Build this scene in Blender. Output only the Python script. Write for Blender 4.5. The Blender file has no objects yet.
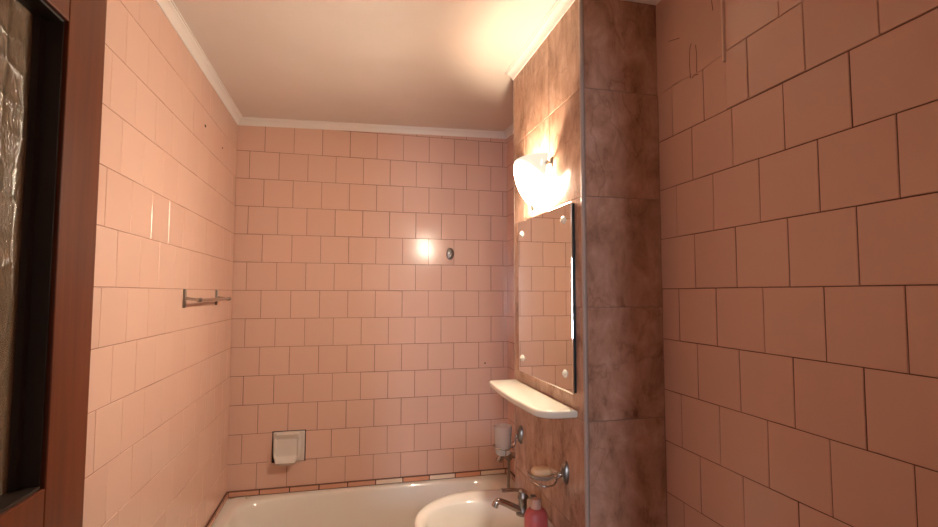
import bpy, bmesh, math, random
from mathutils import Vector, Matrix
random.seed(7)
S = bpy.context.scene
COL = S.collection
EYE = 1.62                      # camera height; heights below are written relative to the eye and lifted by EYE
XL, XR, XP = -0.606, 0.9435, 0.679
YF, YP, YB = 1.352, 1.984, 2.896
Y0 = 0.12                       # inner face of the wall with the doorway
ZC = 0.957 + EYE
def zc(x, y): return ZC + .040 * max(0, min(1, (x - XL) / (XR - XL))) * max(0, min(1, (y - YP) / (YB - YP)))
P = 0.153
V = Vector

# ------------------------------------------------------------------ materials
def mat(name):
    m = bpy.data.materials.new(name); m.use_nodes = True
    nt = m.node_tree
    return m, nt, nt.nodes['Principled BSDF']
def simple(name, col, rough=0.5, metal=0.0, spec=0.5, **kw):
    m, nt, b = mat(name)
    b.inputs['Base Color'].default_value = (*col, 1)
    b.inputs['Roughness'].default_value = rough
    b.inputs['Metallic'].default_value = metal
    b.inputs['Specular IOR Level'].default_value = spec
    for k, v in kw.items():
        b.inputs[k.replace('_', ' ')].default_value = v
    return m
def nd(nt, t, **kw):
    n = nt.nodes.new(t)
    for k, v in kw.items():
        if k.startswith('i_'):
            n.inputs[k[2:].replace('_', ' ')].default_value = v
        else:
            setattr(n, k, v)
    return n
def ramp(nt, stops):
    r = nt.nodes.new('ShaderNodeValToRGB')
    els = r.color_ramp.elements
    while len(els) < len(stops): els.new(0.5)
    for e, (p, c) in zip(els, stops):
        e.position = p; e.color = (*c, 1)
    return r
def objco(nt, scale=(1, 1, 1)):
    tc = nd(nt, 'ShaderNodeTexCoord'); mp = nd(nt, 'ShaderNodeMapping')
    mp.inputs['Scale'].default_value = scale
    nt.links.new(tc.outputs['Object'], mp.inputs['Vector'])
    return mp.outputs['Vector']
def bump(nt, b, h, strength, dist=0.002):
    bp = nd(nt, 'ShaderNodeBump'); bp.inputs['Strength'].default_value = strength
    bp.inputs['Distance'].default_value = dist
    nt.links.new(h, bp.inputs['Height']); nt.links.new(bp.outputs['Normal'], b.inputs['Normal'])

def pink_tile(name='pink_glazed_tile', dark=(0.695, 0.452, 0.362), light=(0.72, 0.474, 0.38), rough=0.16):
    m, nt, b = mat(name)
    g = nd(nt, 'ShaderNodeNewGeometry')
    r = ramp(nt, [(0, dark), (1, light)])
    nt.links.new(g.outputs['Random Per Island'], r.inputs['Fac'])
    nt.links.new(r.outputs['Color'], b.inputs['Base Color'])
    n = nd(nt, 'ShaderNodeTexNoise'); n.inputs['Scale'].default_value = 22; n.inputs['Detail'].default_value = 2
    nt.links.new(objco(nt), n.inputs['Vector'])
    bump(nt, b, n.outputs['Fac'], 0.10, 0.001)
    mr = nd(nt, 'ShaderNodeMapRange'); mr.inputs['To Min'].default_value = rough - 0.04; mr.inputs['To Max'].default_value = rough + 0.10
    n2 = nd(nt, 'ShaderNodeTexNoise'); n2.inputs['Scale'].default_value = 5; n2.inputs['Detail'].default_value = 4
    nt.links.new(objco(nt), n2.inputs['Vector'])
    nt.links.new(n2.outputs['Fac'], mr.inputs['Value']); nt.links.new(mr.outputs['Result'], b.inputs['Roughness'])
    return m
def marble(name):
    m, nt, b = mat(name)
    g = nd(nt, 'ShaderNodeNewGeometry')
    co = objco(nt, (1.3, 1.3, 0.75))
    mul = nd(nt, 'ShaderNodeVectorMath', operation='SCALE'); mul.inputs['Scale'].default_value = 9.0
    cmb = nd(nt, 'ShaderNodeCombineXYZ')
    for k in 'XYZ': nt.links.new(g.outputs['Random Per Island'], cmb.inputs[k])
    nt.links.new(cmb.outputs[0], mul.inputs[0])
    add = nd(nt, 'ShaderNodeVectorMath', operation='ADD')
    nt.links.new(co, add.inputs[0]); nt.links.new(mul.outputs[0], add.inputs[1])
    n1 = nd(nt, 'ShaderNodeTexNoise'); n1.inputs['Scale'].default_value = 10; n1.inputs['Detail'].default_value = 9; n1.inputs['Roughness'].default_value = 0.68; n1.inputs['Distortion'].default_value = 0.35
    nt.links.new(add.outputs[0], n1.inputs['Vector'])
    r1 = ramp(nt, [(0.32, (0.26, 0.14, 0.092)), (0.46, (0.42, 0.245, 0.165)), (0.56, (0.50, 0.305, 0.215)), (0.72, (0.62, 0.42, 0.32))])
    nt.links.new(n1.outputs['Fac'], r1.inputs['Fac'])
    # thin dark veins
    n2 = nd(nt, 'ShaderNodeTexNoise'); n2.inputs['Scale'].default_value = 4.1; n2.inputs['Detail'].default_value = 8; n2.inputs['Distortion'].default_value = 0.3
    nt.links.new(add.outputs[0], n2.inputs['Vector'])
    s = nd(nt, 'ShaderNodeMath', operation='SUBTRACT'); s.inputs[1].default_value = 0.56
    a = nd(nt, 'ShaderNodeMath', operation='ABSOLUTE')
    nt.links.new(n2.outputs['Fac'], s.inputs[0]); nt.links.new(s.outputs[0], a.inputs[0])
    r2 = ramp(nt, [(0.0, (0.66, 0.60, 0.57)), (0.012, (1, 1, 1))])
    nt.links.new(a.outputs[0], r2.inputs['Fac'])
    mx = nd(nt, 'ShaderNodeMix', data_type='RGBA', blend_type='MULTIPLY'); mx.inputs[0].default_value = 0.6
    nt.links.new(r1.outputs['Color'], mx.inputs[6]); nt.links.new(r2.outputs['Color'], mx.inputs[7])
    nt.links.new(mx.outputs[2], b.inputs['Base Color'])
    b.inputs['Roughness'].default_value = 0.13; b.inputs['Specular IOR Level'].default_value = 0.12
    bump(nt, b, n1.outputs['Fac'], 0.06, 0.001)
    return m
def plaster(name, col, rough=0.75, scale=60, st=0.15):
    m, nt, b = mat(name)
    n = nd(nt, 'ShaderNodeTexNoise'); n.inputs['Scale'].default_value = 3; n.inputs['Detail'].default_value = 5
    nt.links.new(objco(nt), n.inputs['Vector'])
    r = ramp(nt, [(0.3, tuple(c * 0.94 for c in col)), (0.7, col)])
    nt.links.new(n.outputs['Fac'], r.inputs['Fac']); nt.links.new(r.outputs['Color'], b.inputs['Base Color'])
    b.inputs['Roughness'].default_value = rough
    n2 = nd(nt, 'ShaderNodeTexNoise'); n2.inputs['Scale'].default_value = scale; n2.inputs['Detail'].default_value = 3
    nt.links.new(objco(nt), n2.inputs['Vector'])
    bump(nt, b, n2.outputs['Fac'], st, 0.002)
    return m
def wood(name):
    m, nt, b = mat(name)
    n = nd(nt, 'ShaderNodeTexNoise'); n.inputs['Scale'].default_value = 9; n.inputs['Detail'].default_value = 6; n.inputs['Distortion'].default_value = 0.4
    nt.links.new(objco(nt, (6, 6, 0.35)), n.inputs['Vector'])
    r = ramp(nt, [(0.3, (0.11, 0.024, 0.006)), (0.6, (0.155, 0.036, 0.009)), (0.8, (0.18, 0.046, 0.013))])
    nt.links.new(n.outputs['Fac'], r.inputs['Fac']); nt.links.new(r.outputs['Color'], b.inputs['Base Color'])
    b.inputs['Roughness'].default_value = 0.30; b.inputs['Specular IOR Level'].default_value = 0.3
    bump(nt, b, n.outputs['Fac'], 0.12, 0.001)
    return m
def patterned_glass(name):
    m, nt, b = mat(name)
    b.inputs['Base Color'].default_value = (0.27, 0.205, 0.135, 1)
    b.inputs['Roughness'].default_value = 0.22
    b.inputs['Transmission Weight'].default_value = 0.55
    b.inputs['IOR'].default_value = 1.45
    v = nd(nt, 'ShaderNodeTexVoronoi', feature='DISTANCE_TO_EDGE'); v.inputs['Scale'].default_value = 21; v.inputs['Randomness'].default_value = 0.35
    nt.links.new(objco(nt, (1, 1.25, 1)), v.inputs['Vector'])
    r = ramp(nt, [(0.0, (1, 1, 1)), (0.18, (0.35, 0.35, 0.35)), (0.5, (0, 0, 0)), (1, (0, 0, 0))])
    nt.links.new(v.outputs['Distance'], r.inputs['Fac'])
    n = nd(nt, 'ShaderNodeTexNoise'); n.inputs['Scale'].default_value = 230
    nt.links.new(objco(nt), n.inputs['Vector'])
    ad = nd(nt, 'ShaderNodeMath', operation='MULTIPLY_ADD'); ad.inputs[1].default_value = 0.5
    nt.links.new(n.outputs['Fac'], ad.inputs[0]); nt.links.new(r.outputs['Color'], ad.inputs[2])
    bump(nt, b, ad.outputs[0], 0.7, 0.003)
    return m
def shade_glass(name, glow):
    m, nt, b = mat(name)
    out = nt.nodes['Material Output']
    tr = nd(nt, 'ShaderNodeBsdfTranslucent'); tr.inputs['Color'].default_value = (0.035, 0.03, 0.022, 1)
    gl = nd(nt, 'ShaderNodeBsdfGlossy'); gl.inputs['Roughness'].default_value = 0.12; gl.inputs['Color'].default_value = (1, 1, 1, 1)
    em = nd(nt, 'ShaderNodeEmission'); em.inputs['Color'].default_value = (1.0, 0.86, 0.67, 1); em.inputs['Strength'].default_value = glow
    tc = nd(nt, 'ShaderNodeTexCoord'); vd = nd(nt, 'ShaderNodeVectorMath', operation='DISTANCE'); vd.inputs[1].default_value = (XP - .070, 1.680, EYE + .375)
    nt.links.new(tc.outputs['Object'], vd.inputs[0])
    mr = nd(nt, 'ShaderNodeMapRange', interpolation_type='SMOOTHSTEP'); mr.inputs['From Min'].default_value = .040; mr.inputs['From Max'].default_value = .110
    mr.inputs['To Min'].default_value = glow; mr.inputs['To Max'].default_value = glow * .003  # bulb glow through the shade painted as emission, fading away from the bulb
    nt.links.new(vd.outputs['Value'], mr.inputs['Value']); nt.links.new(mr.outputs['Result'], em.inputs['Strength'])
    m1 = nd(nt, 'ShaderNodeMixShader'); m1.inputs[0].default_value = 0.05
    nt.links.new(tr.outputs[0], m1.inputs[1]); nt.links.new(gl.outputs[0], m1.inputs[2])
    a = nd(nt, 'ShaderNodeAddShader')
    nt.links.new(m1.outputs[0], a.inputs[0]); nt.links.new(em.outputs[0], a.inputs[1])
    nt.links.new(a.outputs[0], out.inputs['Surface'])
    return m
def emit(name, col, s):
    m, nt, b = mat(name)
    b.inputs['Base Color'].default_value = (*col, 1)
    b.inputs['Emission Color'].default_value = (*col, 1); b.inputs['Emission Strength'].default_value = s
    return m

TILE = pink_tile()
PATCH = plaster('pink_painted_plaster', (0.66, 0.42, 0.33), 0.55, 45, 0.35)
GROUT = simple('dark_tile_grout', (0.13, 0.055, 0.035), 0.9)
GROUT_M = simple('marble_tile_grout', (0.28, 0.18, 0.13), 0.8)
MARBLE = marble('brown_marble_tile')
CEIL = plaster('ceiling_paint', (0.74, 0.67, 0.61), 0.55, 40, 0.05)
CORNICE = simple('cornice_white', (0.80, 0.76, 0.72), 0.4)
WOOD = wood('varnished_red_wood')
WOOD_D = simple('dark_glazing_bead', (0.035, 0.022, 0.016), 0.5)
PGLASS = patterned_glass('patterned_glass')
CERAM = simple('white_enamel', (0.80, 0.75, 0.68), 0.10, spec=0.6)
CREAM = simple('cream_ceramic', (0.80, 0.74, 0.62), 0.16, spec=0.6)
CHROME = simple('worn_chrome', (0.50, 0.47, 0.44), 0.16, 1.0)
CHROME_D = simple('dull_metal', (0.30, 0.27, 0.24), 0.35, 1.0)
MIRROR = simple('mirror_silver', (0.90, 0.90, 0.87), 0.015, 1.0)
MGAP = simple('mirror_gap_shade', (0.02, 0.03, 0.03), 0.2)
FROST = simple('frosted_glass', (0.97, 0.93, 0.88), 0.3, Transmission_Weight=0.8)
FROST_DISH = simple('frosted_dish_glass', (0.95, 0.84, 0.72), 0.25, Transmission_Weight=0.8)
SOAP = simple('beige_soap', (0.78, 0.56, 0.33), 0.45, Subsurface_Weight=0.1)
PINKB = simple('pink_bottle_plastic', (0.52, 0.11, 0.105), 0.4)
CAPM = simple('beige_cap_plastic', (0.56, 0.32, 0.24), 0.4)
BLACK = simple('dark_hole', (0.01, 0.008, 0.007), 0.8)
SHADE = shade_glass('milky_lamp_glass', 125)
SHADE_IN = shade_glass('milky_lamp_glass_inner_face', 20)  # same glass with a weaker painted glow, to keep the ceiling dimmer
BULB = emit('lit_bulb', (1.0, 0.79, 0.55), 480.0)
BEAD = simple('grey_corner_bead', (0.40, 0.32, 0.27), 0.45)
BORDER_P = simple('border_pink', (0.66, 0.36, 0.25), 0.2)
BORDER_O = simple('border_salmon', (0.68, 0.33, 0.20), 0.2)
BORDER_W = simple('border_cream', (0.80, 0.66, 0.52), 0.2)
PAINT = plaster('hall_paint', (0.55, 0.48, 0.42), 0.8, 40, 0.1)

# ------------------------------------------------------------------ helpers
def obj(name, bm, mats, parent=None, smooth=False, kind=None, loc=None):
    me = bpy.data.meshes.new(name)
    bm.to_mesh(me); bm.free()
    o = bpy.data.objects.new(name, me); COL.objects.link(o)
    for m in (mats if isinstance(mats, (list, tuple)) else [mats]): me.materials.append(m)
    if smooth:
        for p in me.polygons: p.use_smooth = True
        if smooth != 'all':
            me.set_sharp_from_angle(angle=math.radians(38))
    if parent:
        o.parent = parent
        o.matrix_parent_inverse = Matrix.Translation(-V(parent.location))
    if kind: o['kind'] = kind
    return o
def thing(name, label, cat, loc, group=None, kind=None):
    o = bpy.data.objects.new(name, None); COL.objects.link(o)
    o.location = loc; o.empty_display_size = 0.05
    o['label'] = label
    if cat: o['category'] = cat
    if group: o['group'] = group
    if kind: o['kind'] = kind
    return o
def box(bm, a, b, bev=0.0, seg=2, mi=0):
    x0, y0, z0 = a; x1, y1, z1 = b
    vs = [bm.verts.new((x, y, z)) for x in (x0, x1) for y in (y0, y1) for z in (z0, z1)]
    fs = [bm.faces.new([vs[i] for i in q]) for q in ((0, 1, 3, 2), (4, 6, 7, 5), (0, 4, 5, 1), (2, 3, 7, 6), (0, 2, 6, 4), (1, 5, 7, 3))]
    for f in fs: f.material_index = mi
    if bev:
        es = list({e for f in fs for e in f.edges})
        bmesh.ops.bevel(bm, geom=es, offset=bev, segments=seg, affect='EDGES', profile=0.5)
def nbm(): return bmesh.new()
def frame_of(d):
    d = d.normalized(); up = V((0, 0, 1)) if abs(d.z) < 0.9 else V((0, 1, 0))
    u = d.cross(up).normalized(); return u, d.cross(u).normalized()
def smooth_path(pts, n=8):
    pts = [V(p) for p in pts]
    if len(pts) < 3: return pts
    out = []
    for i in range(len(pts) - 1):
        p0 = pts[max(i - 1, 0)]; p1 = pts[i]; p2 = pts[i + 1]; p3 = pts[min(i + 2, len(pts) - 1)]
        for k in range(n):
            t = k / n
            out.append(0.5 * ((2 * p1) + (-p0 + p2) * t + (2 * p0 - 5 * p1 + 4 * p2 - p3) * t * t + (-p0 + 3 * p1 - 3 * p2 + p3) * t ** 3))
    out.append(pts[-1]); return out
def tube(bm, pts, r, seg=14, closed=False, cap=True, flat=1.0):
    pts = [V(p) for p in pts]; n = len(pts)
    rr = r if isinstance(r, (list, tuple)) else [r] * n
    rings = []; pu = None
    for i, p in enumerate(pts):
        if closed: d = pts[(i + 1) % n] - pts[i - 1]
        else: d = pts[min(i + 1, n - 1)] - pts[max(i - 1, 0)]
        d.normalize()
        if pu is None: u, w = frame_of(d)
        else:
            u = (pu - d * pu.dot(d)).normalized(); w = d.cross(u)
        pu = u
        rings.append([bm.verts.new(p + u * math.cos(a) * rr[i] + w * math.sin(a) * rr[i] * flat) for a in [2 * math.pi * k / seg for k in range(seg)]])
    m = n if closed else n - 1
    for i in range(m):
        A, B = rings[i], rings[(i + 1) % n]
        for k in range(seg): bm.faces.new((A[k], A[(k + 1) % seg], B[(k + 1) % seg], B[k]))
    if cap and not closed:
        bm.faces.new(rings[0][::-1]); bm.faces.new(rings[-1])
    bmesh.ops.recalc_face_normals(bm, faces=bm.faces[:])
def lathe(bm, prof, origin, axis=(0, 0, 1), seg=32, sx=1.0, sy=1.0):
    """prof: (radius, height) pairs along the axis; sx, sy squash the section."""
    o = V(origin); d = V(axis).normalized(); u, w = frame_of(d)
    rings = []
    for r, h in prof:
        if r < 1e-6: rings.append([bm.verts.new(o + d * h)])
        else: rings.append([bm.verts.new(o + d * h + u * r * sx * math.cos(2 * math.pi * k / seg) + w * r * sy * math.sin(2 * math.pi * k / seg)) for k in range(seg)])
    for A, B in zip(rings, rings[1:]):
        for k in range(seg):
            k2 = (k + 1) % seg
            if len(A) == 1 and len(B) == 1: continue
            if len(A) == 1: bm.faces.new((A[0], B[k2], B[k]))
            elif len(B) == 1: bm.faces.new((A[k], A[k2], B[0]))
            else: bm.faces.new((A[k], A[k2], B[k2], B[k]))
    if len(rings[0]) > 1: bm.faces.new(rings[0][::-1])
    if len(rings[-1]) > 1: bm.faces.new(rings[-1])
    bmesh.ops.recalc_face_normals(bm, faces=bm.faces[:])
def loops(bm, ls, cap0=False, cap1=True):
    rings = [[bm.verts.new(p) for p in l] for l in ls]
    n = len(rings[0])
    for A, B in zip(rings, rings[1:]):
        for k in range(n): bm.faces.new((A[k], A[(k + 1) % n], B[(k + 1) % n], B[k]))
    if cap0: bm.faces.new(rings[0][::-1])
    if cap1: bm.faces.new(rings[-1])
    bmesh.ops.recalc_face_normals(bm, faces=bm.faces[:])
def prism(bm, pts2, z0, z1, bev=0.0):
    a = [bm.verts.new((x, y, z0)) for x, y in pts2]; b = [bm.verts.new((x, y, z1)) for x, y in pts2]
    n = len(a); f0 = bm.faces.new(a[::-1]); f1 = bm.faces.new(b)
    for k in range(n): bm.faces.new((a[k], a[(k + 1) % n], b[(k + 1) % n], b[k]))
    bmesh.ops.recalc_face_normals(bm, faces=bm.faces[:])
    if bev:
        bmesh.ops.bevel(bm, geom=list(f0.edges) + list(f1.edges), offset=bev, segments=4, affect='EDGES', profile=0.5)

def tile_wall(bm, mp, nrm, u0, u1, v0, v1, du, dv, uoff, voff, gap=0.0019, depth=0.0016, bev=0.0013,
              mi=1, jit=0.0004, skip=None, lift=None, edges=None):
    """Bevelled tiles over the grout plane; mp(u, v, d) gives the point, uoff(row) the start of each row."""
    nrm = V(nrm)
    def face(ps, m):
        vs = [bm.verts.new(p) for p in ps]
        f = bm.faces.new(vs); f.normal_update()
        if f.normal.dot(nrm) < 0: f.normal_flip()
        f.material_index = m
    n0 = math.floor((v0 - voff) / dv); n1 = math.ceil((v1 - voff) / dv)
    for r in range(n0, n1):
        a0 = max(voff + r * dv, v0); a1 = min(voff + (r + 1) * dv, v1)
        if a1 - a0 < 0.004: continue
        us = edges(r) if edges and edges(r) else None
        if us is None:
            st = uoff(r); k = math.floor((u0 - st) / du); us = []
            while st + k * du < u1 + du: us.append(st + k * du); k += 1
        us = sorted({round(min(max(u, u0), u1), 5) for u in us} | {u0, u1})
        for c0, c1 in zip(us, us[1:]):
            if c1 - c0 < 0.004: continue
            if skip and skip((c0 + c1) / 2, (a0 + a1) / 2): continue
            g = gap / 2 * random.uniform(0.7, 1.3)
            L = lift((c0 + c1) / 2, (a0 + a1) / 2) if lift else 0
            q = [(c0 + g, a0 + g), (c1 - g, a0 + g), (c1 - g, a1 - g), (c0 + g, a1 - g)]
            s = [(1, 1), (-1, 1), (-1, -1), (1, -1)]
            ja, jb = random.uniform(-jit, jit), random.uniform(-jit, jit)
            ds = [ja + jb, jb - ja, -ja - jb, ja - jb]
            top = [bm.verts.new(mp(u + sx * bev, v + sy * bev, depth + L + d)) for (u, v), (sx, sy), d in zip(q, s, ds)]
            mid = [bm.verts.new(mp(u, v, depth + L + d - bev * 0.8)) for (u, v), d in zip(q, ds)]
            bot = [bm.verts.new(mp(u, v, -0.0005)) for (u, v) in q]
            fs = [bm.faces.new(top)]
            for A, B in ((mid, top), (bot, mid)):
                for k in range(4): fs.append(bm.faces.new((A[k], A[(k + 1) % 4], B[(k + 1) % 4], B[k])))
            for f in fs: f.material_index = mi
            fs[0].normal_update()
            if fs[0].normal.dot(nrm) < 0:
                for f in fs: f.normal_flip()

# ------------------------------------------------------------------ the setting
B0 = 0.015 + EYE                # height of the tile course at eye level
bm = nbm(); box(bm, (XL - 0.1, YB, 0), (XR + 0.1, YB + 0.1, ZC + .05))
tile_wall(bm, lambda u, v, d: V((u, YB - d, v)), (0, -1, 0), XL, XR, 0, ZC + .042, P, P,
          lambda r: -0.5386 if r % 2 == 0 else -0.462, B0,
          skip=lambda u, v: -0.39 < u < -0.21 and 0.705 < v < 0.87)
wall_back = obj('wall_back', bm, [GROUT, TILE], kind='structure')
def left_off(r): return 1.435 if r % 2 else 1.512
bm = nbm(); box(bm, (XL - 0.1, -0.0, 0), (XL, YB + 0.0, ZC))
tile_wall(bm, lambda u, v, d: V((XL + d, u, v)), (1, 0, 0), Y0, YB, 0, ZC, P, P, left_off, B0, gap=0.0011)
wall_left = obj('wall_left', bm, [GROUT, TILE], kind='structure')
def right_edges(r):
    if r == 3: return [0.07, 0.223, 0.376, 0.529, 0.682, 0.834, 0.989, 1.062, 1.149, 1.284]
    if r == 4: return [0.13, 0.283, 0.436, 0.589, 0.742, 0.895, 1.060]
    if r >= 5: return [0.204, 0.357, 0.51, 0.663, 0.816, 0.969, 1.060]
    return None
bm = nbm(); box(bm, (XR, 0.0, 0), (XR + 0.1, YB, ZC + .05))
patch_top = lambda u, v: 1.062 < u < 1.36 and v > EYE + 0.62
tile_wall(bm, lambda u, v, d: V((XR - d, u, v)), (-1, 0, 0), Y0, YB, 0, ZC + .042, P, P,
          lambda r: 0.663 if r % 2 else 0.742, B0, gap=0.0019, jit=0.0007, edges=right_edges,
          skip=lambda u, v: patch_top(u, v) or (YF + .01 < u < YP - .08),
          lift=lambda u, v: 0.0035 if (u < 1.06 and v > EYE + 0.47) else 0.0)
wall_right = obj('wall_right', bm, [GROUT, TILE], kind='structure')
# smoothed-over plaster patch where tiles are missing, high beside the pillar
bm = nbm()
pts = [(YF, EYE + .622), (1.27, EYE + .628), (1.15, EYE + .618), (1.065, EYE + .624), (1.064, EYE + .965), (YF, EYE + .965)]
A = [bm.verts.new((XR + 0.0, y, z)) for y, z in pts]; B = [bm.verts.new((XR - 0.0035, y, z)) for y, z in pts]
bm.faces.new(A); bm.faces.new(B[::-1])
for k in range(6): bm.faces.new((A[k], A[(k + 1) % 6], B[(k + 1) % 6], B[k]))
bmesh.ops.recalc_face_normals(bm, faces=bm.faces[:])
o = obj('plaster_patch', bm, PATCH, wall_right)
for pl in ([(1.196, .615), (1.198, .66), (1.195, .70), (1.188, .712)], [(1.17, .62), (1.168, .665), (1.171, .70)],
           [(1.19, .612), (1.18, .616), (1.165, .612)], [(1.10, .76), (1.105, .80), (1.104, .84)], [(1.29, .77), (1.24, .755)]):
    bm = nbm(); tube(bm, smooth_path([(XR - .0035, y, EYE + z) for y, z in pl], 4), 0.0009, 6)
    obj('crack', bm, GROUT, wall_right)
bm = nbm(); box(bm, (XR - .011, 1.058, EYE + .60), (XR - .001, 1.064, EYE + .80), .001); 
obj('broken_grout_ridge', bm, simple('old_white_grout', (0.80, 0.62, 0.52), 0.8), wall_right)

# pillar (boxed-in shaft) with marble tiles
MZ = -0.041 + EYE
bm = nbm(); box(bm, (XP, YF, 0), (XR - .0001, YP, ZC))
tile_wall(bm, lambda u, v, d: V((XP - d, u, v)), (-1, 0, 0), YF, YP, 0, ZC, .25, .333, lambda r: YF, MZ, gap=.0022)
tile_wall(bm, lambda u, v, d: V((u, YF - d, v)), (0, -1, 0), XP + .008, XR - .002, 0, ZC, .256, .333, lambda r: XP + .008, MZ, gap=.0028)
tile_wall(bm, lambda u, v, d: V((u, YP + d, v)), (0, 1, 0), XP, XR - .002, 0, ZC, .25, .333, lambda r: XP, MZ, gap=.0022)
obj('wall_pillar', bm, [GROUT_M, MARBLE], kind='structure')
for y, s in ((YF, -1), (YP, 1)):
    bm = nbm(); tube(bm, [(XP + .0015, y - s * .0015, 0.001), (XP + .0015, y - s * .0015, ZC - .045)], 0.0068 if s < 0 else 0.0042, 14)
    obj('trim_1' if s < 0 else 'trim_2', bm, BEAD, kind='structure', smooth=True)
# ceiling, floor
bm = nbm(); gx = [XL - .1, XL] + [XL + (XR - XL) * i / 6 for i in range(1, 7)] + [XR + .1]; gy_ = [0.0, YP] + [YP + (YB - YP) * i / 4 for i in range(1, 5)] + [YB + .1]
G = [[bm.verts.new((x, y, zc(x, y))) for y in gy_] for x in gx]; H = [[bm.verts.new((x, y, ZC + .16)) for y in gy_] for x in gx]
for i in range(len(gx) - 1):
    for j in range(len(gy_) - 1):
        bm.faces.new((G[i][j], G[i][j + 1], G[i + 1][j + 1], G[i + 1][j])); bm.faces.new((H[i][j], H[i + 1][j], H[i + 1][j + 1], H[i][j + 1]))
for i in range(len(gx) - 1):
    for j in (0, len(gy_) - 1): bm.faces.new((G[i][j], G[i + 1][j], H[i + 1][j], H[i][j]))
for j in range(len(gy_) - 1):
    for i in (0, len(gx) - 1): bm.faces.new((G[i][j], G[i][j + 1], H[i][j + 1], H[i][j]))
bmesh.ops.recalc_face_normals(bm, faces=bm.faces[:])
obj('ceiling', bm, CEIL, kind='structure')
m, nt, b = mat('floor_tile')
br = nd(nt, 'ShaderNodeTexBrick'); br.offset = 0; br.inputs['Scale'].default_value = 1
br.inputs['Brick Width'].default_value = .3; br.inputs['Row Height'].default_value = .3; br.inputs['Mortar Size'].default_value = .003
br.inputs['Color1'].default_value = (.30, .17, .12, 1); br.inputs['Color2'].default_value = (.34, .20, .14, 1); br.inputs['Mortar'].default_value = (.15, .11, .09, 1)
nt.links.new(objco(nt), br.inputs['Vector']); nt.links.new(br.outputs['Color'], b.inputs['Base Color']); b.inputs['Roughness'].default_value = .3
bm = nbm(); box(bm, (-2.4, -4.3, -.1), (XR + .1, YB + .1, 0)); obj('floor', bm, m, kind='structure')
# wall with the doorway the camera stands in
DX0, DX1, DZ = -0.42, 0.33, 2.23
bm = nbm()
box(bm, (-2.4, 0, 0), (DX0 - .02, Y0, ZC)); box(bm, (DX1 + .02, 0, 0), (XR + .1, Y0, ZC)); box(bm, (DX0 - .02, 0, DZ), (DX1 + .02, Y0, ZC))
tile_wall(bm, lambda u, v, d: V((u, Y0 + d, v)), (0, 1, 0), DX1 + .07, XR, 0, ZC, P, P, lambda r: .0765 * (r % 2), B0)
tile_wall(bm, lambda u, v, d: V((u, Y0 + d, v)), (0, 1, 0), XL, DX0 - .07, 0, ZC, P, P, lambda r: .0765 * (r % 2), B0)
obj('wall_front', bm, [PAINT, TILE], kind='structure')
bm = nbm()
box(bm, (DX0 - .02, -.01, 0), (DX0, Y0 + .008, DZ)); box(bm, (DX1, -.01, 0), (DX1 + .02, Y0 + .008, DZ)); box(bm, (DX0 - .02, -.01, DZ - .02), (DX1 + .02, Y0 + .008, DZ))
box(bm, (DX0 - .07, Y0 + .004, 0), (DX0 - .02, Y0 + .014, DZ + .04)); box(bm, (DX1 + .02, Y0 + .004, 0), (DX1 + .07, Y0 + .014, DZ + .04)); box(bm, (DX0 - .07, Y0 + .004, DZ), (DX1 + .07, Y0 + .014, DZ + .05))
obj('trim_3', bm, WOOD, kind='structure')
# the hallway behind, with its window
bm = nbm(); box(bm, (-2.4, -4.3, 2.65), (XR + .1, 0, 2.75)); obj('ceiling_hall', bm, PAINT, kind='structure')
bm = nbm(); box(bm, (XR, -4.3, 0), (XR + .1, -.001, 2.65)); obj('wall_hall_right', bm, PAINT, kind='structure')
bm = nbm(); box(bm, (-2.5, -4.3, 0), (-2.4, .1, 2.65)); obj('wall_hall_left', bm, PAINT, kind='structure')
WX0, WX1, WZ0, WZ1 = -1.60, -1.08, 0.9, 2.2
bm = nbm()
box(bm, (-2.5, -4.4, 0), (WX0, -4.3, 2.65)); box(bm, (WX1, -4.4, 0), (XR + .1, -4.3, 2.65)); box(bm, (WX0, -4.4, 0), (WX1, -4.3, WZ0)); box(bm, (WX0, -4.4, WZ1), (WX1, -4.3, 2.65))
obj('wall_hall_back', bm, PAINT, kind='structure')
bm = nbm()
for a, b_ in (((WX0, WZ0), (WX0 + .05, WZ1)), ((WX1 - .05, WZ0), (WX1, WZ1)), ((WX0, WZ0), (WX1, WZ0 + .05)), ((WX0, WZ1 - .05), (WX1, WZ1)), (((WX0 + WX1) / 2 - .02, WZ0), ((WX0 + WX1) / 2 + .02, WZ1))):
    box(bm, (a[0], -4.37, a[1]), (b_[0], -4.33, b_[1]))
obj('window_1', bm, CORNICE, kind='structure')

# cornices
def cornice(name, a, b, inward, e0=0, e1=0):
    """a, b: ends on the wall line; inward: unit vector into the room; e0, e1: mitre (+1 inside corner, -1 outside corner)"""
    prof = [(0, .004), (0, -.038), (.005, -.038), (.006, -.034), (.008, -.027), (.013, -.018), (.020, -.011), (.025, -.009), (.026, -.004), (.031, -.004), (.032, .004)]
    a, b, n = V(a), V(b), V(inward); d = (b - a).normalized()
    bm = nbm()
    A = [bm.verts.new(V((a.x, a.y, zc(a.x, a.y))) + n * p + d * p * e0 + V((0, 0, q))) for p, q in prof]
    B = [bm.verts.new(V((b.x, b.y, zc(b.x, b.y))) + n * p - d * p * e1 + V((0, 0, q))) for p, q in prof]
    k = len(A)
    for i in range(k): bm.faces.new((A[i], A[(i + 1) % k], B[(i + 1) % k], B[i]))
    bm.faces.new(A[::-1]); bm.faces.new(B)
    bmesh.ops.recalc_face_normals(bm, faces=bm.faces[:])
    obj(name, bm, CORNICE, kind='structure', smooth=True)
cornice('trim_4', (XL, Y0, 0), (XL, YB, 0), (1, 0, 0), 1, 1)
cornice('trim_5', (XL, YB, 0), (XR, YB, 0), (0, -1, 0), 1, 1)
cornice('trim_6', (XP, YF, 0), (XP, YP, 0), (-1, 0, 0), -1, -1)
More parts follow.
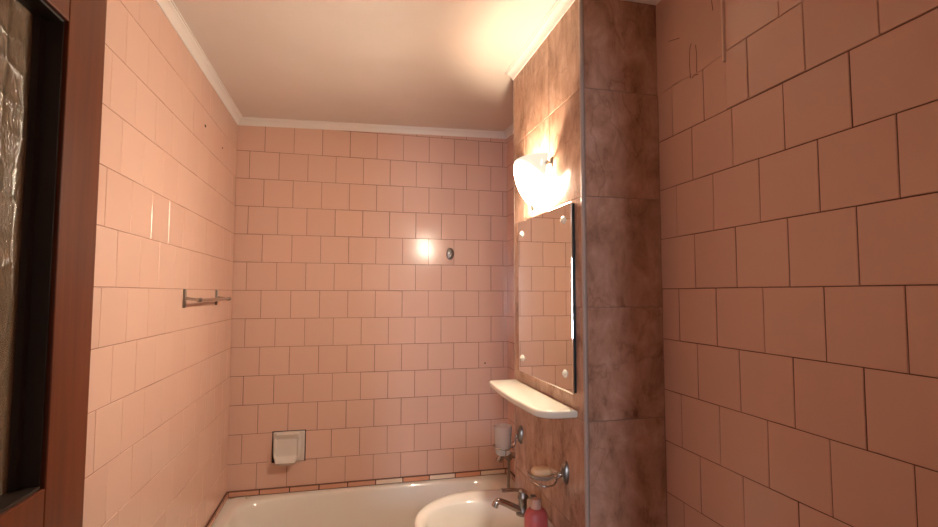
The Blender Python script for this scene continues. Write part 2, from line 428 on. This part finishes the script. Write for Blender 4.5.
cornice('trim_7', (XP, YP, 0), (XR, YP, 0), (0, 1, 0), -1, 1)
cornice('trim_8', (XR, YP, 0), (XR, YB, 0), (-1, 0, 0), 1, 1)
cornice('trim_9', (XP, YF, 0), (XR, YF, 0), (0, -1, 0), -1, 1)
cornice('trim_10', (XR, Y0, 0), (XR, YF, 0), (-1, 0, 0), 1, 1)

# border of narrow listello tiles above the bath
TZ0, TZ1 = EYE - 1.068, EYE - 1.040
bm = nbm()
x = XL + .012; k = 0
cols = {5: 3, 7: 3, 8: 3, 9: 2}
seq = [1, 1, 1, 1, 1, 3, 2, 3, 2, 3]
box(bm, (XL, YB - .010, TZ0 - .001), (XR, YB, TZ1 + .001), mi=0)
while x < XR - .02:
    x1 = min(x + .1515, XR - .002)
    box(bm, (x + .0015, YB - .014, TZ0 + .002), (x1 - .0015, YB - .002, TZ1 - .001), .0015, 1, mi=seq[k % 10]); x = x1; k += 1
obj('trim_11', bm, [GROUT, BORDER_P, BORDER_O, BORDER_W], kind='structure')
bm = nbm(); y = 2.17
box(bm, (XL, 2.17, TZ0 - .001), (XL + .010, YB - .015, TZ1 + .001), mi=0)
while y < YB - .02:
    y1 = min(y + .1515, YB - .015)
    box(bm, (XL + .002, y + .0015, TZ0 + .002), (XL + .014, y1 - .0015, TZ1 - .001), .0015, 1, mi=1); y = y1
obj('trim_12', bm, [GROUT, BORDER_P], kind='structure')
bm = nbm(); y = 2.015; k = 0
box(bm, (XR - .010, 2.01, TZ0 - .001), (XR, YB - .015, TZ1 + .001), mi=0)
while y < YB - .02:
    y1 = min(y + .1515, YB - .015)
    box(bm, (XR - .014, y + .0015, TZ0 + .002), (XR - .002, y1 - .0015, TZ1 - .001), .0015, 1, mi=1 + k % 2); y = y1; k += 1
obj('trim_13', bm, [GROUT, BORDER_P, BORDER_W], kind='structure')

# little holes left in the tiles
for par, p, ax, r in ((wall_left, (XL + .0022, 2.287, EYE + .712), (1, 0, 0), .0075), (wall_left, (XL + .0022, 2.582, EYE + .701), (1, 0, 0), .006),
                   (wall_back, (.801, YB - .0022, EYE - .416), (0, -1, 0), .005)):
    bm = nbm(); lathe(bm, [(0, -.001), (r, -.001), (r * .9, .0004), (0, .0004)], p, ax, 10, sx=1.2, sy=.8)
    obj('screw_hole', bm, BLACK, par)

# door leaf, opened flat along the left side of the room
d = thing('door_1', 'open reddish-brown varnished wooden door leaf with patterned glass pane along the left wall', 'door', (DX0 - .02, Y0 + .02, 0), kind='structure')
FX, BX = DX0, DX0 - .045
g0, g1 = EYE - .281, EYE + .413
LY0, LY1, LI = Y0 + .02, .971, .857
DT = 2.215
bm = nbm(); box(bm, (BX, LI, .008), (FX, LY1, DT), .002); obj('stile', bm, WOOD, d)
bm = nbm(); box(bm, (BX, LY0, .008), (FX, LY0 + .115, DT), .002); obj('stile', bm, WOOD, d)
bm = nbm(); box(bm, (BX, LY0 + .115, g1), (FX - .0004, LI, DT), .0015); obj('top_rail', bm, WOOD, d)
bm = nbm(); box(bm, (BX, LY0 + .115, g0 - .14), (FX - .0004, LI, g0), .0015); obj('middle_rail', bm, WOOD, d)
bm = nbm(); box(bm, (BX, LY0 + .115, .008), (FX - .0004, LI, .22), .0015); obj('bottom_rail', bm, WOOD, d)
bm = nbm(); box(bm, (BX + .012, LY0 + .115, .22), (FX - .014, LI, g0 - .14)); obj('lower_panel', bm, WOOD, d)
bm = nbm()
xb0, xb1 = BX + .002, FX - .006
box(bm, (xb0, LI - .004, g0), (xb1, LI - .0003, g1)); box(bm, (xb0, LY0 + .1153, g0), (xb1, LY0 + .119, g1))
box(bm, (xb0, LY0 + .1153, g0 + .0003), (xb1, LI - .0003, g0 + .004)); box(bm, (xb0, LY0 + .1153, g1 - .004), (xb1, LI - .0003, g1 - .0003))
box(bm, (BX + .002, LI - .016, g0), (BX + .016, LI - .0003, g1))
obj('glazing_bead', bm, WOOD_D, d)
bm = nbm(); box(bm, (BX + .004, LY0 + .118, g0 + .003), (BX + .008, LI - .003, g1 - .003)); obj('glass_pane', bm, PGLASS, d)
bm = nbm(); tube(bm, [(FX, .915, 1.03), (FX + .045, .915, 1.03)], .008); tube(bm, smooth_path([(FX + .045, .92, 1.03), (FX + .05, .88, 1.03), (FX + .048, .80, 1.03)], 5), .008)
lathe(bm, [(.0, 0), (.022, 0), (.022, .004), (0, .005)], (FX, .915, 1.03), (1, 0, 0))
obj('door_handle', bm, CHROME, d, smooth=True)

# ------------------------------------------------------------------ bathtub
t = thing('bathtub', 'white enamel built-in bathtub across the back of the room under the tiled border', 'bathtub', (.16, 2.52, 0))
tz = EYE - 1.070
X0, X1, Y_0, Y_1 = XL + .003, XR - .003, 2.16, YB - .003
N = 96
def rect_loop(x0, x1, y0, y1, z, e):
    cx, cy, a, b = (x0 + x1) / 2, (y0 + y1) / 2, (x1 - x0) / 2, (y1 - y0) / 2
    out = []
    for k in range(N):
        th = 2 * math.pi * (k + .5) / N; c, s = math.cos(th), math.sin(th)
        if e is None:
            m = max(abs(c), abs(s)); px, py = c / m, s / m
        else:
            m = (abs(c) ** e + abs(s) ** e) ** (1 / e); px, py = c / m, s / m
        out.append(V((cx + a * px, cy + b * py, z)))
    return out
bm = nbm()
loops(bm, [rect_loop(X0, X1, Y_0, Y_1, tz - .05, None), rect_loop(X0, X1, Y_0, Y_1, tz - .006, None),
           rect_loop(X0 + .006, X1 - .006, Y_0 + .006, Y_1 - .004, tz, None),
           rect_loop(-.545, .875, 2.228, 2.858, tz - .001, 7), rect_loop(-.535, .868, 2.236, 2.852, tz - .006, 6.5),
           rect_loop(-.528, .862, 2.242, 2.846, tz - .018, 6), rect_loop(-.50, .845, 2.252, 2.828, tz - .12, 5),
           rect_loop(-.44, .82, 2.265, 2.80, tz - .26, 4.5), rect_loop(-.36, .79, 2.285, 2.77, tz - .36, 4),
           rect_loop(-.28, .75, 2.31, 2.73, tz - .395, 3.5), rect_loop(-.15, .60, 2.38, 2.64, tz - .405, 3)])
obj('tub_basin', bm, CERAM, t, smooth=True)
bm = nbm(); box(bm, (X0, Y_0 + .012, 0), (X1, Y_0 + .03, tz - .02)); 
tile_wall(bm, lambda u, v, dd: V((u, Y_0 + .012 - dd, v)), (0, -1, 0), X0, X1, 0, tz - .05, P, P, lambda r: .0765 * (r % 2), 0.0)
obj('tiled_apron', bm, [GROUT, TILE], t)
bm = nbm(); lathe(bm, [(0, 0), (.03, 0), (.028, .004), (.012, .005), (0, .003)], (.62, 2.53, tz - .4052), (0, 0, 1)); obj('drain', bm, CHROME, t, smooth=True)
bm = nbm(); lathe(bm, [(0, 0), (.011, 0), (.009, .006), (.005, .007), (.004, .003), (0, .003)], (-.497, 2.868, tz - .0005), (0, 0, 1), 14); lathe(bm, [(0, 0), (.004, 0), (.003, .004), (0, .005)], (-.51, 2.869, tz + .0035), (0, 0, 1), 10)
obj('overflow_plug', bm, CREAM, t, smooth=True)

# ------------------------------------------------------------------ washbasin
CY = 1.69; bz = EYE - .768
w = thing('washbasin', 'white ceramic washbasin on the marble pillar in front of the bathtub', 'washbasin', (.45, CY, 0))
def dloop(cx, ax, ay, xw, yw, z, n=N):
    """D outline: half ellipse towards the room, sides drawn in to half-width yw at the wall line xw"""
    out = []
    for k in range(n):
        th = 2 * math.pi * (k + .5) / n; c, s = math.cos(th), math.sin(th)
        if c < 0: out.append(V((cx + ax * c, CY + ay * s, z)))
        else:
            L = xw - cx; e = 5; m = (abs(c) ** e + abs(s) ** e) ** (1 / e); px, py = c / m, s / m
            out.append(V((cx + L * px, CY + py * (ay + (yw - ay) * px ** 2), z)))
    return out
def eloop(cx, ax, ay, z, n=N): return [V((cx + ax * math.cos(2 * math.pi * (k + .5) / n), CY + ay * math.sin(2 * math.pi * (k + .5) / n), z)) for k in range(n)]
XW = XP - .003
bm = nbm()
loops(bm, [eloop(.50, .09, .085, bz - .20), dloop(.49, .15, .14, XW, .13, bz - .15), dloop(.49, .215, .195, XW, .17, bz - .085), dloop(.49, .258, .232, XW, .205, bz - .04),
           dloop(.49, .266, .240, XW, .21, bz - .018), dloop(.49, .264, .238, XW, .21, bz - .004), dloop(.49, .256, .231, XW - .002, .205, bz + .002),
           dloop(.485, .236, .212, XW - .008, .19, bz + .001), dloop(.472, .217, .190, .640, .12, bz - .004), eloop(.437, .178, .168, bz - .007), eloop(.437, .171, .161, bz - .013), eloop(.44, .160, .150, bz - .045),
           eloop(.445, .13, .122, bz - .085), eloop(.45, .095, .088, bz - .12), eloop(.455, .05, .045, bz - .135), eloop(.455, .02, .018, bz - .138)], cap0=True)
obj('bowl', bm, CERAM, w, smooth='all')
bm = nbm(); lathe(bm, [(0, 0), (.021, 0), (.019, .003), (.01, .003), (0, .001)], (.455, CY, bz - .1375)); obj('drain', bm, CHROME, w, smooth=True)
bm = nbm()
loops(bm, [dloop(.52, .10, .115, XW, .11, 0.0), dloop(.52, .095, .105, XW, .10, .05), dloop(.53, .075, .08, XW, .075, .35), dloop(.52, .085, .085, XW, .08, bz - .19), dloop(.52, .10, .10, XW, .10, bz - .135)], cap0=True)
obj('pedestal', bm, CERAM, w, smooth='all')

# basin mixer tap
fx, fz = .604, bz
f = thing('basin_tap', 'old chrome single-lever mixer tap on the back of the white washbasin', 'tap', (fx, CY, fz))
bm = nbm(); lathe(bm, [(0, 0), (.024, 0), (.024, .004), (.018, .008), (.0155, .012), (.0145, .050), (.0185, .056), (.0185, .062), (.015, .070), (.013, .076), (0, .077)], (fx, CY, fz - .002)); obj('tap_body', bm, CHROME_D, f, smooth=True)
bm = nbm(); sp = smooth_path([(fx - .008, CY, fz + .012), (fx - .045, CY, fz + .032), (fx - .078, CY, fz + .048), (fx - .092, CY, fz + .050), (fx - .100, CY, fz + .042)], 6)
n_ = len(sp); tube(bm, sp, [.0125 - .003 * i / n_ for i in range(n_)], 16)
lathe(bm, [(0, 0), (.0115, 0), (.0115, .014), (0, .014)], (fx - .097, CY, fz + .046), (-.45, 0, -1)); obj('spout', bm, CHROME, f, smooth=True)
bm = nbm(); tube(bm, smooth_path([(fx + .010, CY, fz + .070), (fx - .008, CY, fz + .080), (fx - .040, CY, fz + .084), (fx - .078, CY, fz + .086)], 6), [.013] * 7 + [.010] * 12, 14, flat=.65)
obj('lever', bm, CHROME, f, smooth=True)
bm = nbm(); tube(bm, [(fx + .036, CY - .006, fz - .002), (fx + .036, CY - .006, fz + .052)], .0035, 10); lathe(bm, [(0, 0), (.009, 0), (.011, .006), (.010, .016), (0, .018)], (fx + .036, CY - .006, fz + .046), (0, 0, 1), 18)
obj('lift_rod', bm, CHROME_D, f, smooth=True)

# pink bottle on the basin corner
bx, by, bb = .597, 1.545, bz + .0025
b_ = thing('soap_bottle', 'small coral-pink plastic bottle with beige cap on the washbasin corner', 'bottle', (bx, by, bb))
bm = nbm(); lathe(bm, [(0, 0), (.034, 0), (.038, .004), (.0385, .03), (.038, .055), (.034, .066), (.026, .074), (.017, .078), (0, .079)], (bx, by, bb), (0, 0, 1), 36, 1, .82); obj('bottle_body', bm, PINKB, b_, smooth=True)
bm = nbm(); lathe(bm, [(0, .077), (.017, .077), (.0175, .083), (.0165, .100), (.013, .106), (0, .107)], (bx, by, bb), (0, 0, 1), 28); obj('cap', bm, CAPM, b_, smooth=True)

# ------------------------------------------------------------------ holders on the pillar
def holder(name, label, y, z, rx, ry, rz, cx):
    h = thing(name, label, 'holder', (XP, y, z), None)
    bm = nbm(); lathe(bm, [(0, 0), (.0185, 0), (.0185, .004), (.015, .011), (.010, .017), (0, .019)], (XP - .0016, y, z), (-1, 0, 0), 28, .98, 1.95); obj('wall_plate', bm, CHROME_D, h, smooth=True)
    bm = nbm(); tube(bm, smooth_path([(XP - .008, y, z - .004), (XP - .022, y, z - .004), (XP - .030, y, z + (rz - z) * .8), (cx + rx + .001, y, rz)], 6), .0042, 12)
    lathe(bm, [(0, 0), (.0085, 0), (.0095, .006), (.007, .012), (0, .013)], (XP - .016, y, z - .004), (-1, 0, 0), 18)
    obj('arm', bm, CHROME, h, smooth=True)
    bm = nbm(); tube(bm, [(cx + rx * math.cos(a), y + ry * math.sin(a), rz + .004 * math.cos(2 * a)) for a in [2 * math.pi * k / 48 for k in range(48)]], .0026, 10, closed=True); obj('ring', bm, CHROME, h, smooth=True)
    return h
gy = 1.905
th = holder('tumbler_holder', 'chrome ring holder on the marble pillar carrying the frosted tumbler', gy, EYE - .560, .0385, .0385, EYE - .600, .600)
bm = nbm(); tube(bm, smooth_path([(.600, gy - .0375, EYE - .600), (.600, gy - .034, EYE - .622), (.600, gy - .020, EYE - .6322), (.600, gy + .020, EYE - .6322), (.600, gy + .034, EYE - .622), (.600, gy + .0375, EYE - .600)], 5), .0018, 8)
obj('support_wire', bm, CHROME, th, smooth=True)
bm = nbm()
R0, R1, h0, h1 = .029, .0365, EYE - .630, EYE - .520
lathe(bm, [(0, h0), (R0 - .004, h0), (R0, h0 + .004), (R0 + .003, h0 + .05), (R1, h1), (R1 - .0025, h1 + .0005), (R0, h0 + .05), (R0 - .004, h0 + .008), (0, h0 + .008)], (.600, gy, 0))
o = obj('tumbler', bm, FROST, smooth=True); o['label'] = 'frosted glass tumbler standing in the chrome ring beside the pillar edge'; o['category'] = 'glass'
sy = 1.485
holder('soap_dish_holder', 'chrome ring holder on the marble pillar carrying the oval soap dish', sy, EYE - .563, .040, .044, EYE - .580, .598)
bm = nbm(); q = EYE - .5765
lathe(bm, [(0, 0), (.024, 0), (.036, .005), (.045, .012), (.050, .020), (.048, .0208), (.042, .014), (.034, .009), (.02, .006), (0, .005)], (.598, sy, q), (0, 0, 1), 40, .98, .9)
o = obj('soap_dish', bm, FROST_DISH, smooth=True); o['label'] = 'shallow frosted glass soap dish in the chrome ring above the pink bottle'; o['category'] = 'soap dish'
bm = nbm(); bmesh.ops.create_uvsphere(bm, u_segments=28, v_segments=16, radius=1)
for v in bm.verts:
    c = v.co; s_ = lambda t: math.copysign(abs(t) ** .75, t)
    v.co = V((.592 + .031 * s_(c.x), sy + .024 * s_(c.y), q + .0225 + .0155 * s_(c.z)))
o = obj('soap_bar', bm, SOAP, smooth='all'); o['label'] = 'beige oval bar of soap lying in the frosted glass soap dish'; o['category'] = 'soap'

# ------------------------------------------------------------------ shelf, mirror, lamp
z1 = EYE - .351
s = nbm(); pts = []
y0, y1, xf = 1.402, 1.962, .553
pts += [(XP - .0018, y0), (.632, y0)]
for k in range(9):
    a = k / 8 * math.pi / 2; pts.append((.625 - (.625 - xf - .002) * math.sin(a), y0 + .066 - .066 * math.cos(a)))
for k in range(1, 8): pts.append((xf + .002 - .012 * math.sin(math.pi * k / 8), y0 + .066 + (y1 - y0 - .09) * k / 8))
for k in range(6):
    a = k / 5 * math.pi / 2; pts.append((xf + .002 + .022 * (1 - math.cos(a)), y1 - .024 + .024 * math.sin(a)))
pts += [(XP - .0018, y1)]
prism(s, pts, z1 - .024, z1, .007)
o = obj('wall_shelf', s, CREAM, smooth=True); o['label'] = 'cream ceramic shelf with rounded corners on the pillar below the mirror'; o['category'] = 'shelf'

my0, my1, mz0, mz1 = 1.402, 1.892, EYE - .305, EYE + .284
mr = thing('wall_mirror', 'frameless rectangular mirror with round corner clips on the marble pillar', 'mirror', (XP, (my0 + my1) / 2, mz0))
bm = nbm(); box(bm, (XP - .016, my0, mz0), (XP - .0115, my1, mz1), .0012, 2); obj('mirror_glass', bm, MIRROR, mr)
bm = nbm(); box(bm, (XP - .0112, my0 + .004, mz0 + .004), (XP - .0018, my1 - .004, mz1 - .004)); obj('gap_shade', bm, MGAP, mr)  # black block stands in for the shaded gap behind the mirror
for yy, zz in ((my0 + .055, mz0 + .055), (my0 + .055, mz1 - .05), (my1 - .045, mz0 + .055), (my1 - .045, mz1 - .05)):
    bm = nbm(); lathe(bm, [(0, 0), (.0125, 0), (.013, .002), (.009, .006), (.005, .007), (.0045, .009), (0, .010)], (XP - .016, yy, zz), (-1, 0, 0), 24); obj('mirror_clip', bm, CREAM, mr, smooth=True)

ly, lzt, lzb = 1.680, EYE + .483, EYE + .316
lamp = thing('wall_lamp', 'lit wall lamp with milky half-bowl glass shade above the mirror', 'lamp', (XP, ly, lzb))
bm = nbm(); rows = []; NS, NT = 22, 36; xw = XP - .016
def shade_pt(sz, th, off=0.0):
    # sz 0 at the tip, 1 at the rim; th 0..pi from the near side to the far side
    r = 0.05 + 0.95 * math.sin(math.pi / 2 * min(1, sz) ** .85) ** .9
    return V((xw - .012 * (1 - sz) - (.078 * r - off) * math.sin(th) - .003, ly - (.110 * r - off) * math.cos(th), lzb + (lzt - lzb) * sz))
for off in (0, .004):
    rows.append([[bm.verts.new(shade_pt(i / NS, math.pi * j / NT, off)) for j in range(NT + 1)] for i in range(NS + 1)])
O, I = rows
for i in range(NS):
    for j in range(NT):
        bm.faces.new((O[i][j], O[i][j + 1], O[i + 1][j + 1], O[i + 1][j])); bm.faces.new((I[i][j], I[i + 1][j], I[i + 1][j + 1], I[i][j + 1])).material_index = 1
for j in range(NT):
    bm.faces.new((O[NS][j], O[NS][j + 1], I[NS][j + 1], I[NS][j])); bm.faces.new((O[0][j], I[0][j], I[0][j + 1], O[0][j + 1]))
for i in range(NS):
    bm.faces.new((O[i][0], O[i + 1][0], I[i + 1][0], I[i][0])); bm.faces.new((O[i][NT], I[i][NT], I[i + 1][NT], O[i + 1][NT]))
bmesh.ops.recalc_face_normals(bm, faces=bm.faces[:])
obj('lamp_shade', bm, [SHADE, SHADE_IN], lamp, smooth=True)
bm = nbm(); box(bm, (XP - .006, ly - .030, EYE + .370), (XP - .0017, ly + .030, EYE + .430), .0015); obj('wall_plate', bm, CHROME, lamp)
bm = nbm(); tube(bm, [(XP - .006, ly, EYE + .395), (XP - .030, ly, EYE + .393)], .012, 20); obj('bulb_socket', bm, CREAM, lamp, smooth=True)
socket = bpy.data.objects['bulb_socket']
bm = nbm(); lathe(bm, [(0, 0), (.009, 0), (.011, .008), (.016, .018), (.019, .028), (.016, .038), (.009, .044), (0, .046)], (XP - .030, ly, EYE + .392), (-1, 0, -.1), 24); obj('light_bulb', bm, BULB, socket, smooth=True)
for sg in (-1, 1):
    bm = nbm(); tube(bm, smooth_path([(XP - .002, ly + sg * .098, EYE + .452), (XP - .018, ly + sg * .100, EYE + .452), (XP - .024, ly + sg * .1035, EYE + .452)], 4), .004, 12)
    lathe(bm, [(0, 0), (.008, 0), (.008, .006), (0, .008)], (XP - .0225, ly + sg * .1, EYE + .452), (0, sg, 0), 16)
    box(bm, (XP - .0055, ly + sg * .098 - .008, EYE + .435), (XP - .0017, ly + sg * .098 + .008, EYE + .470), .001)
    obj('shade_clip', bm, CHROME_D, lamp, smooth=True)
bm = nbm(); lathe(bm, [(0, -.014), (.004, -.012), (.006, -.006), (.005, 0), (.009, .003), (.007, .008), (0, .010)], (XP - .034, ly, lzb - .002), (0, 0, 1), 18); tube(bm, [(XP - .034, ly, lzb - .001), (XP - .002, ly, lzb - .001)], .003, 10)
obj('finial', bm, CHROME_D, lamp, smooth=True)

# ------------------------------------------------------------------ fittings on the walls
tb = thing('towel_bar', 'short chrome towel bar with two upright plates on the left tiled wall', 'towel rail', (XL, 2.31, EYE - .02))
for yy in (2.078, 2.545):
    bm = nbm(); box(bm, (XL + .0017, yy - .010, EYE - .056), (XL + .011, yy + .010, EYE + .016), .004, 3); obj('wall_plate', bm, CHROME_D, tb, smooth=True)
    bm = nbm(); tube(bm, [(XL + .009, yy, EYE - .020), (XL + .058, yy, EYE - .027)], .006, 14); lathe(bm, [(0, 0), (.009, 0), (.0095, .012), (.007, .018), (0, .019)], (XL + .049, yy, EYE - .027), (1, 0, 0), 18)
    obj('arm', bm, CHROME, tb, smooth=True)
bm = nbm(); tube(bm, [(XL + .058, 2.070, EYE - .027), (XL + .058, 2.570, EYE - .027)], .0065, 16); obj('bar', bm, CHROME, tb, smooth=True)

# ceramic soap dish let into the back wall
sx0, sx1, sz0, sz1 = -.382, -.218, EYE - .905, EYE - .747
sd = thing('wall_soap_dish', 'grey-white ceramic soap dish set into the back wall above the bathtub', 'soap dish', (-.30, YB, sz0))
bm = nbm()
box(bm, (sx0 - .004, YB - .003, sz0 - .004), (sx1 + .004, YB + .002, sz1 + .004), mi=0); obj('mortar_joint', bm, BLACK, sd)
bm = nbm()
NX, NZ = 44, 36
def sst(t): t = min(1, max(0, t)); return t * t * (3 - 2 * t)
def surf(u, v):   # u across 0..1, v up 0..1 ; how far the surface comes out of the wall
    plate = .008 * sst(min(u, 1 - u) / .03) * sst((1 - v) / .03) + .002
    a, b = .0, .86
    inside = sst((u - a) / .10) * sst((b - u) / .10)
    rim = .060 * (1 - v) ** 1.1                              # wedge-shaped tray, deepest at its foot
    wall_t = sst(min(u - a - .025, b - .025 - u) / .08) * sst((v - .05) / .16) * sst((.86 - v) / .10)
    cup = wall_t * max(0, rim * .72 + .004)
    roll = .013 * math.exp(-((v - .93) / .045) ** 2) * sst((u - .08) / .06) * sst((.84 - u) / .06)
    foot = sst(v / .05) ** .5
    return plate + inside * rim * (.55 + .45 * foot) - cup * inside + roll
sq = lambda u, v: u if v > .30 or u > .9 else .43 + (u - .43) * (1 - .20 * ((.30 - v) / .30) ** 2.2)
grid = [[bm.verts.new((sx0 + (sx1 - sx0) * sq(i / NX, j / NZ), YB - surf(i / NX, j / NZ), sz0 + (sz1 - sz0) * j / NZ - (.012 * math.sin(math.pi * min(1, i / NX / .88)) if j == 0 and i / NX < .88 else 0))) for j in range(NZ + 1)] for i in range(NX + 1)]
for i in range(NX):
    for j in range(NZ): bm.faces.new((grid[i][j], grid[i + 1][j], grid[i + 1][j + 1], grid[i][j + 1]))
border = [grid[i][0] for i in range(NX + 1)] + [grid[NX][j] for j in range(1, NZ + 1)] + [grid[i][NZ] for i in range(NX - 1, -1, -1)] + [grid[0][j] for j in range(NZ - 1, 0, -1)]
bk = [bm.verts.new((v.co.x, YB - .001, max(v.co.z, sz0))) for v in border]
n = len(border)
for k in range(n): bm.faces.new((border[k], bk[k], bk[(k + 1) % n], border[(k + 1) % n]))
bmesh.ops.recalc_face_normals(bm, faces=bm.faces[:])
obj('dish', bm, simple('grey_white_ceramic', (.70, .65, .60), .14, spec=.6), sd, smooth=True)

# capped shower outlet
so = thing('shower_outlet', 'oval chrome cover plate with central stub high on the back wall', 'shower fitting', (.585, YB, EYE + .235))
bm = nbm(); lathe(bm, [(0, 0), (.024, 0), (.0235, .004), (.018, .008), (.012, .009), (0, .010)], (.585, YB - .0016, EYE + .235), (0, -1, 0), 32, .95, 1.5); obj('cover_plate', bm, CHROME_D, so, smooth=True)
bm = nbm(); lathe(bm, [(0, 0), (.010, 0), (.010, .012), (.0085, .016), (.004, .017), (0, .014)], (.585, YB - .010, EYE + .240), (0, -1, 0), 6); obj('pipe_stub', bm, CHROME, so, smooth=True)
bm = nbm(); lathe(bm, [(0, 0), (.005, 0), (.004, .004), (0, .005)], (.585, YB - .0085, EYE + .213), (0, -1, 0), 12); obj('screw', bm, CHROME, so, smooth=True)

# bath mixer on the right wall over the tub
my, mz = 2.645, EYE - .888
bt = thing('bath_tap', 'small old chrome bath tap over the tub at the pillar edge', 'tap', (XR, my, mz))
bm = nbm(); lathe(bm, [(0, 0), (.028, 0), (.026, .006), (.012, .010), (0, .010)], (XR - .0016, my, mz), (-1, 0, 0)); obj('wall_flange', bm, CHROME, bt, smooth=True)
bm = nbm(); tube(bm, smooth_path([(XR - .008, my, mz), (XR - .06, my, mz + .004), (XR - .118, my, mz + .002), (XR - .132, my, mz - .018)], 6), .0165, 16); lathe(bm, [(0, 0), (.019, 0), (.019, .016), (0, .016)], (XR - .128, my, mz - .008), (-.4, 0, -1), 18); obj('spout', bm, CHROME, bt, smooth=True)
bm = nbm(); lathe(bm, [(0, -.018), (.018, -.018), (.020, -.01), (.020, .012), (.012, .020), (.006, .024), (.006, .050), (0, .052)], (XR - .078, my, mz), (0, 0, 1), 20); tube(bm, [(XR - .105, my, mz + .045), (XR - .050, my, mz + .045)], .0045, 10); obj('valve_handle', bm, CHROME_D, bt, smooth=True)
bm = nbm(); tube(bm, smooth_path([(XR - .078, my, mz - .016), (XR - .077, my - .002, mz - .08), (XR - .079, my, mz - .155)], 8), .0075, 12); lathe(bm, [(0, 0), (.009, 0), (.009, .018), (0, .018)], (XR - .079, my, mz - .168), (0, 0, 1), 16); obj('shower_pipe', bm, CHROME_D, bt, smooth=True)

# ------------------------------------------------------------------ light
def area(name, loc, rot, sx, sy, col, power):
    l = bpy.data.lights.new(name, 'AREA'); l.shape = 'RECTANGLE'; l.size = sx; l.size_y = sy; l.color = col; l.energy = power
    o = bpy.data.objects.new(name, l); COL.objects.link(o); o.location = loc; o.rotation_euler = rot
    return o
# daylight standing in the hallway window
area('window_daylight', ((WX0 + WX1) / 2, -4.32, (WZ0 + WZ1) / 2), (math.radians(90), 0, 0), WX1 - WX0 - .1, WZ1 - WZ0 - .1, (.76, .84, 1.0), 40)
wd = bpy.data.worlds.new('World'); S.world = wd; wd.use_nodes = True
bg = wd.node_tree.nodes['Background']; bg.inputs[0].default_value = (.6, .75, 1, 1); bg.inputs[1].default_value = 0.1

# ------------------------------------------------------------------ camera
yaw, pit, rol = .2377, .0602, .0013
F = V((math.sin(yaw) * math.cos(pit), math.cos(yaw) * math.cos(pit), math.sin(pit)))
R = V((math.cos(yaw), -math.sin(yaw), 0)); U = R.cross(F)
R, U = R * math.cos(rol) + U * math.sin(rol), -R * math.sin(rol) + U * math.cos(rol)
cam = bpy.data.cameras.new('camera'); co = bpy.data.objects.new('camera', cam); COL.objects.link(co)
M = Matrix((R, U, -F)).transposed().to_4x4(); M.translation = V((0, 0, EYE)); co.matrix_world = M
cam.sensor_width = 36; cam.lens = 496.5 / 938 * 36; cam.clip_start = 0.01
S.camera = co
vs = S.view_settings; vs.view_transform = 'Standard'; vs.look = 'None'; vs.exposure = 1.38; vs.gamma = 1.0; vs.use_curve_mapping = False
S.cycles.use_denoising = True; S.cycles.max_bounces = 12; S.cycles.diffuse_bounces = 6
S.cycles.sample_clamp_indirect = 4.0
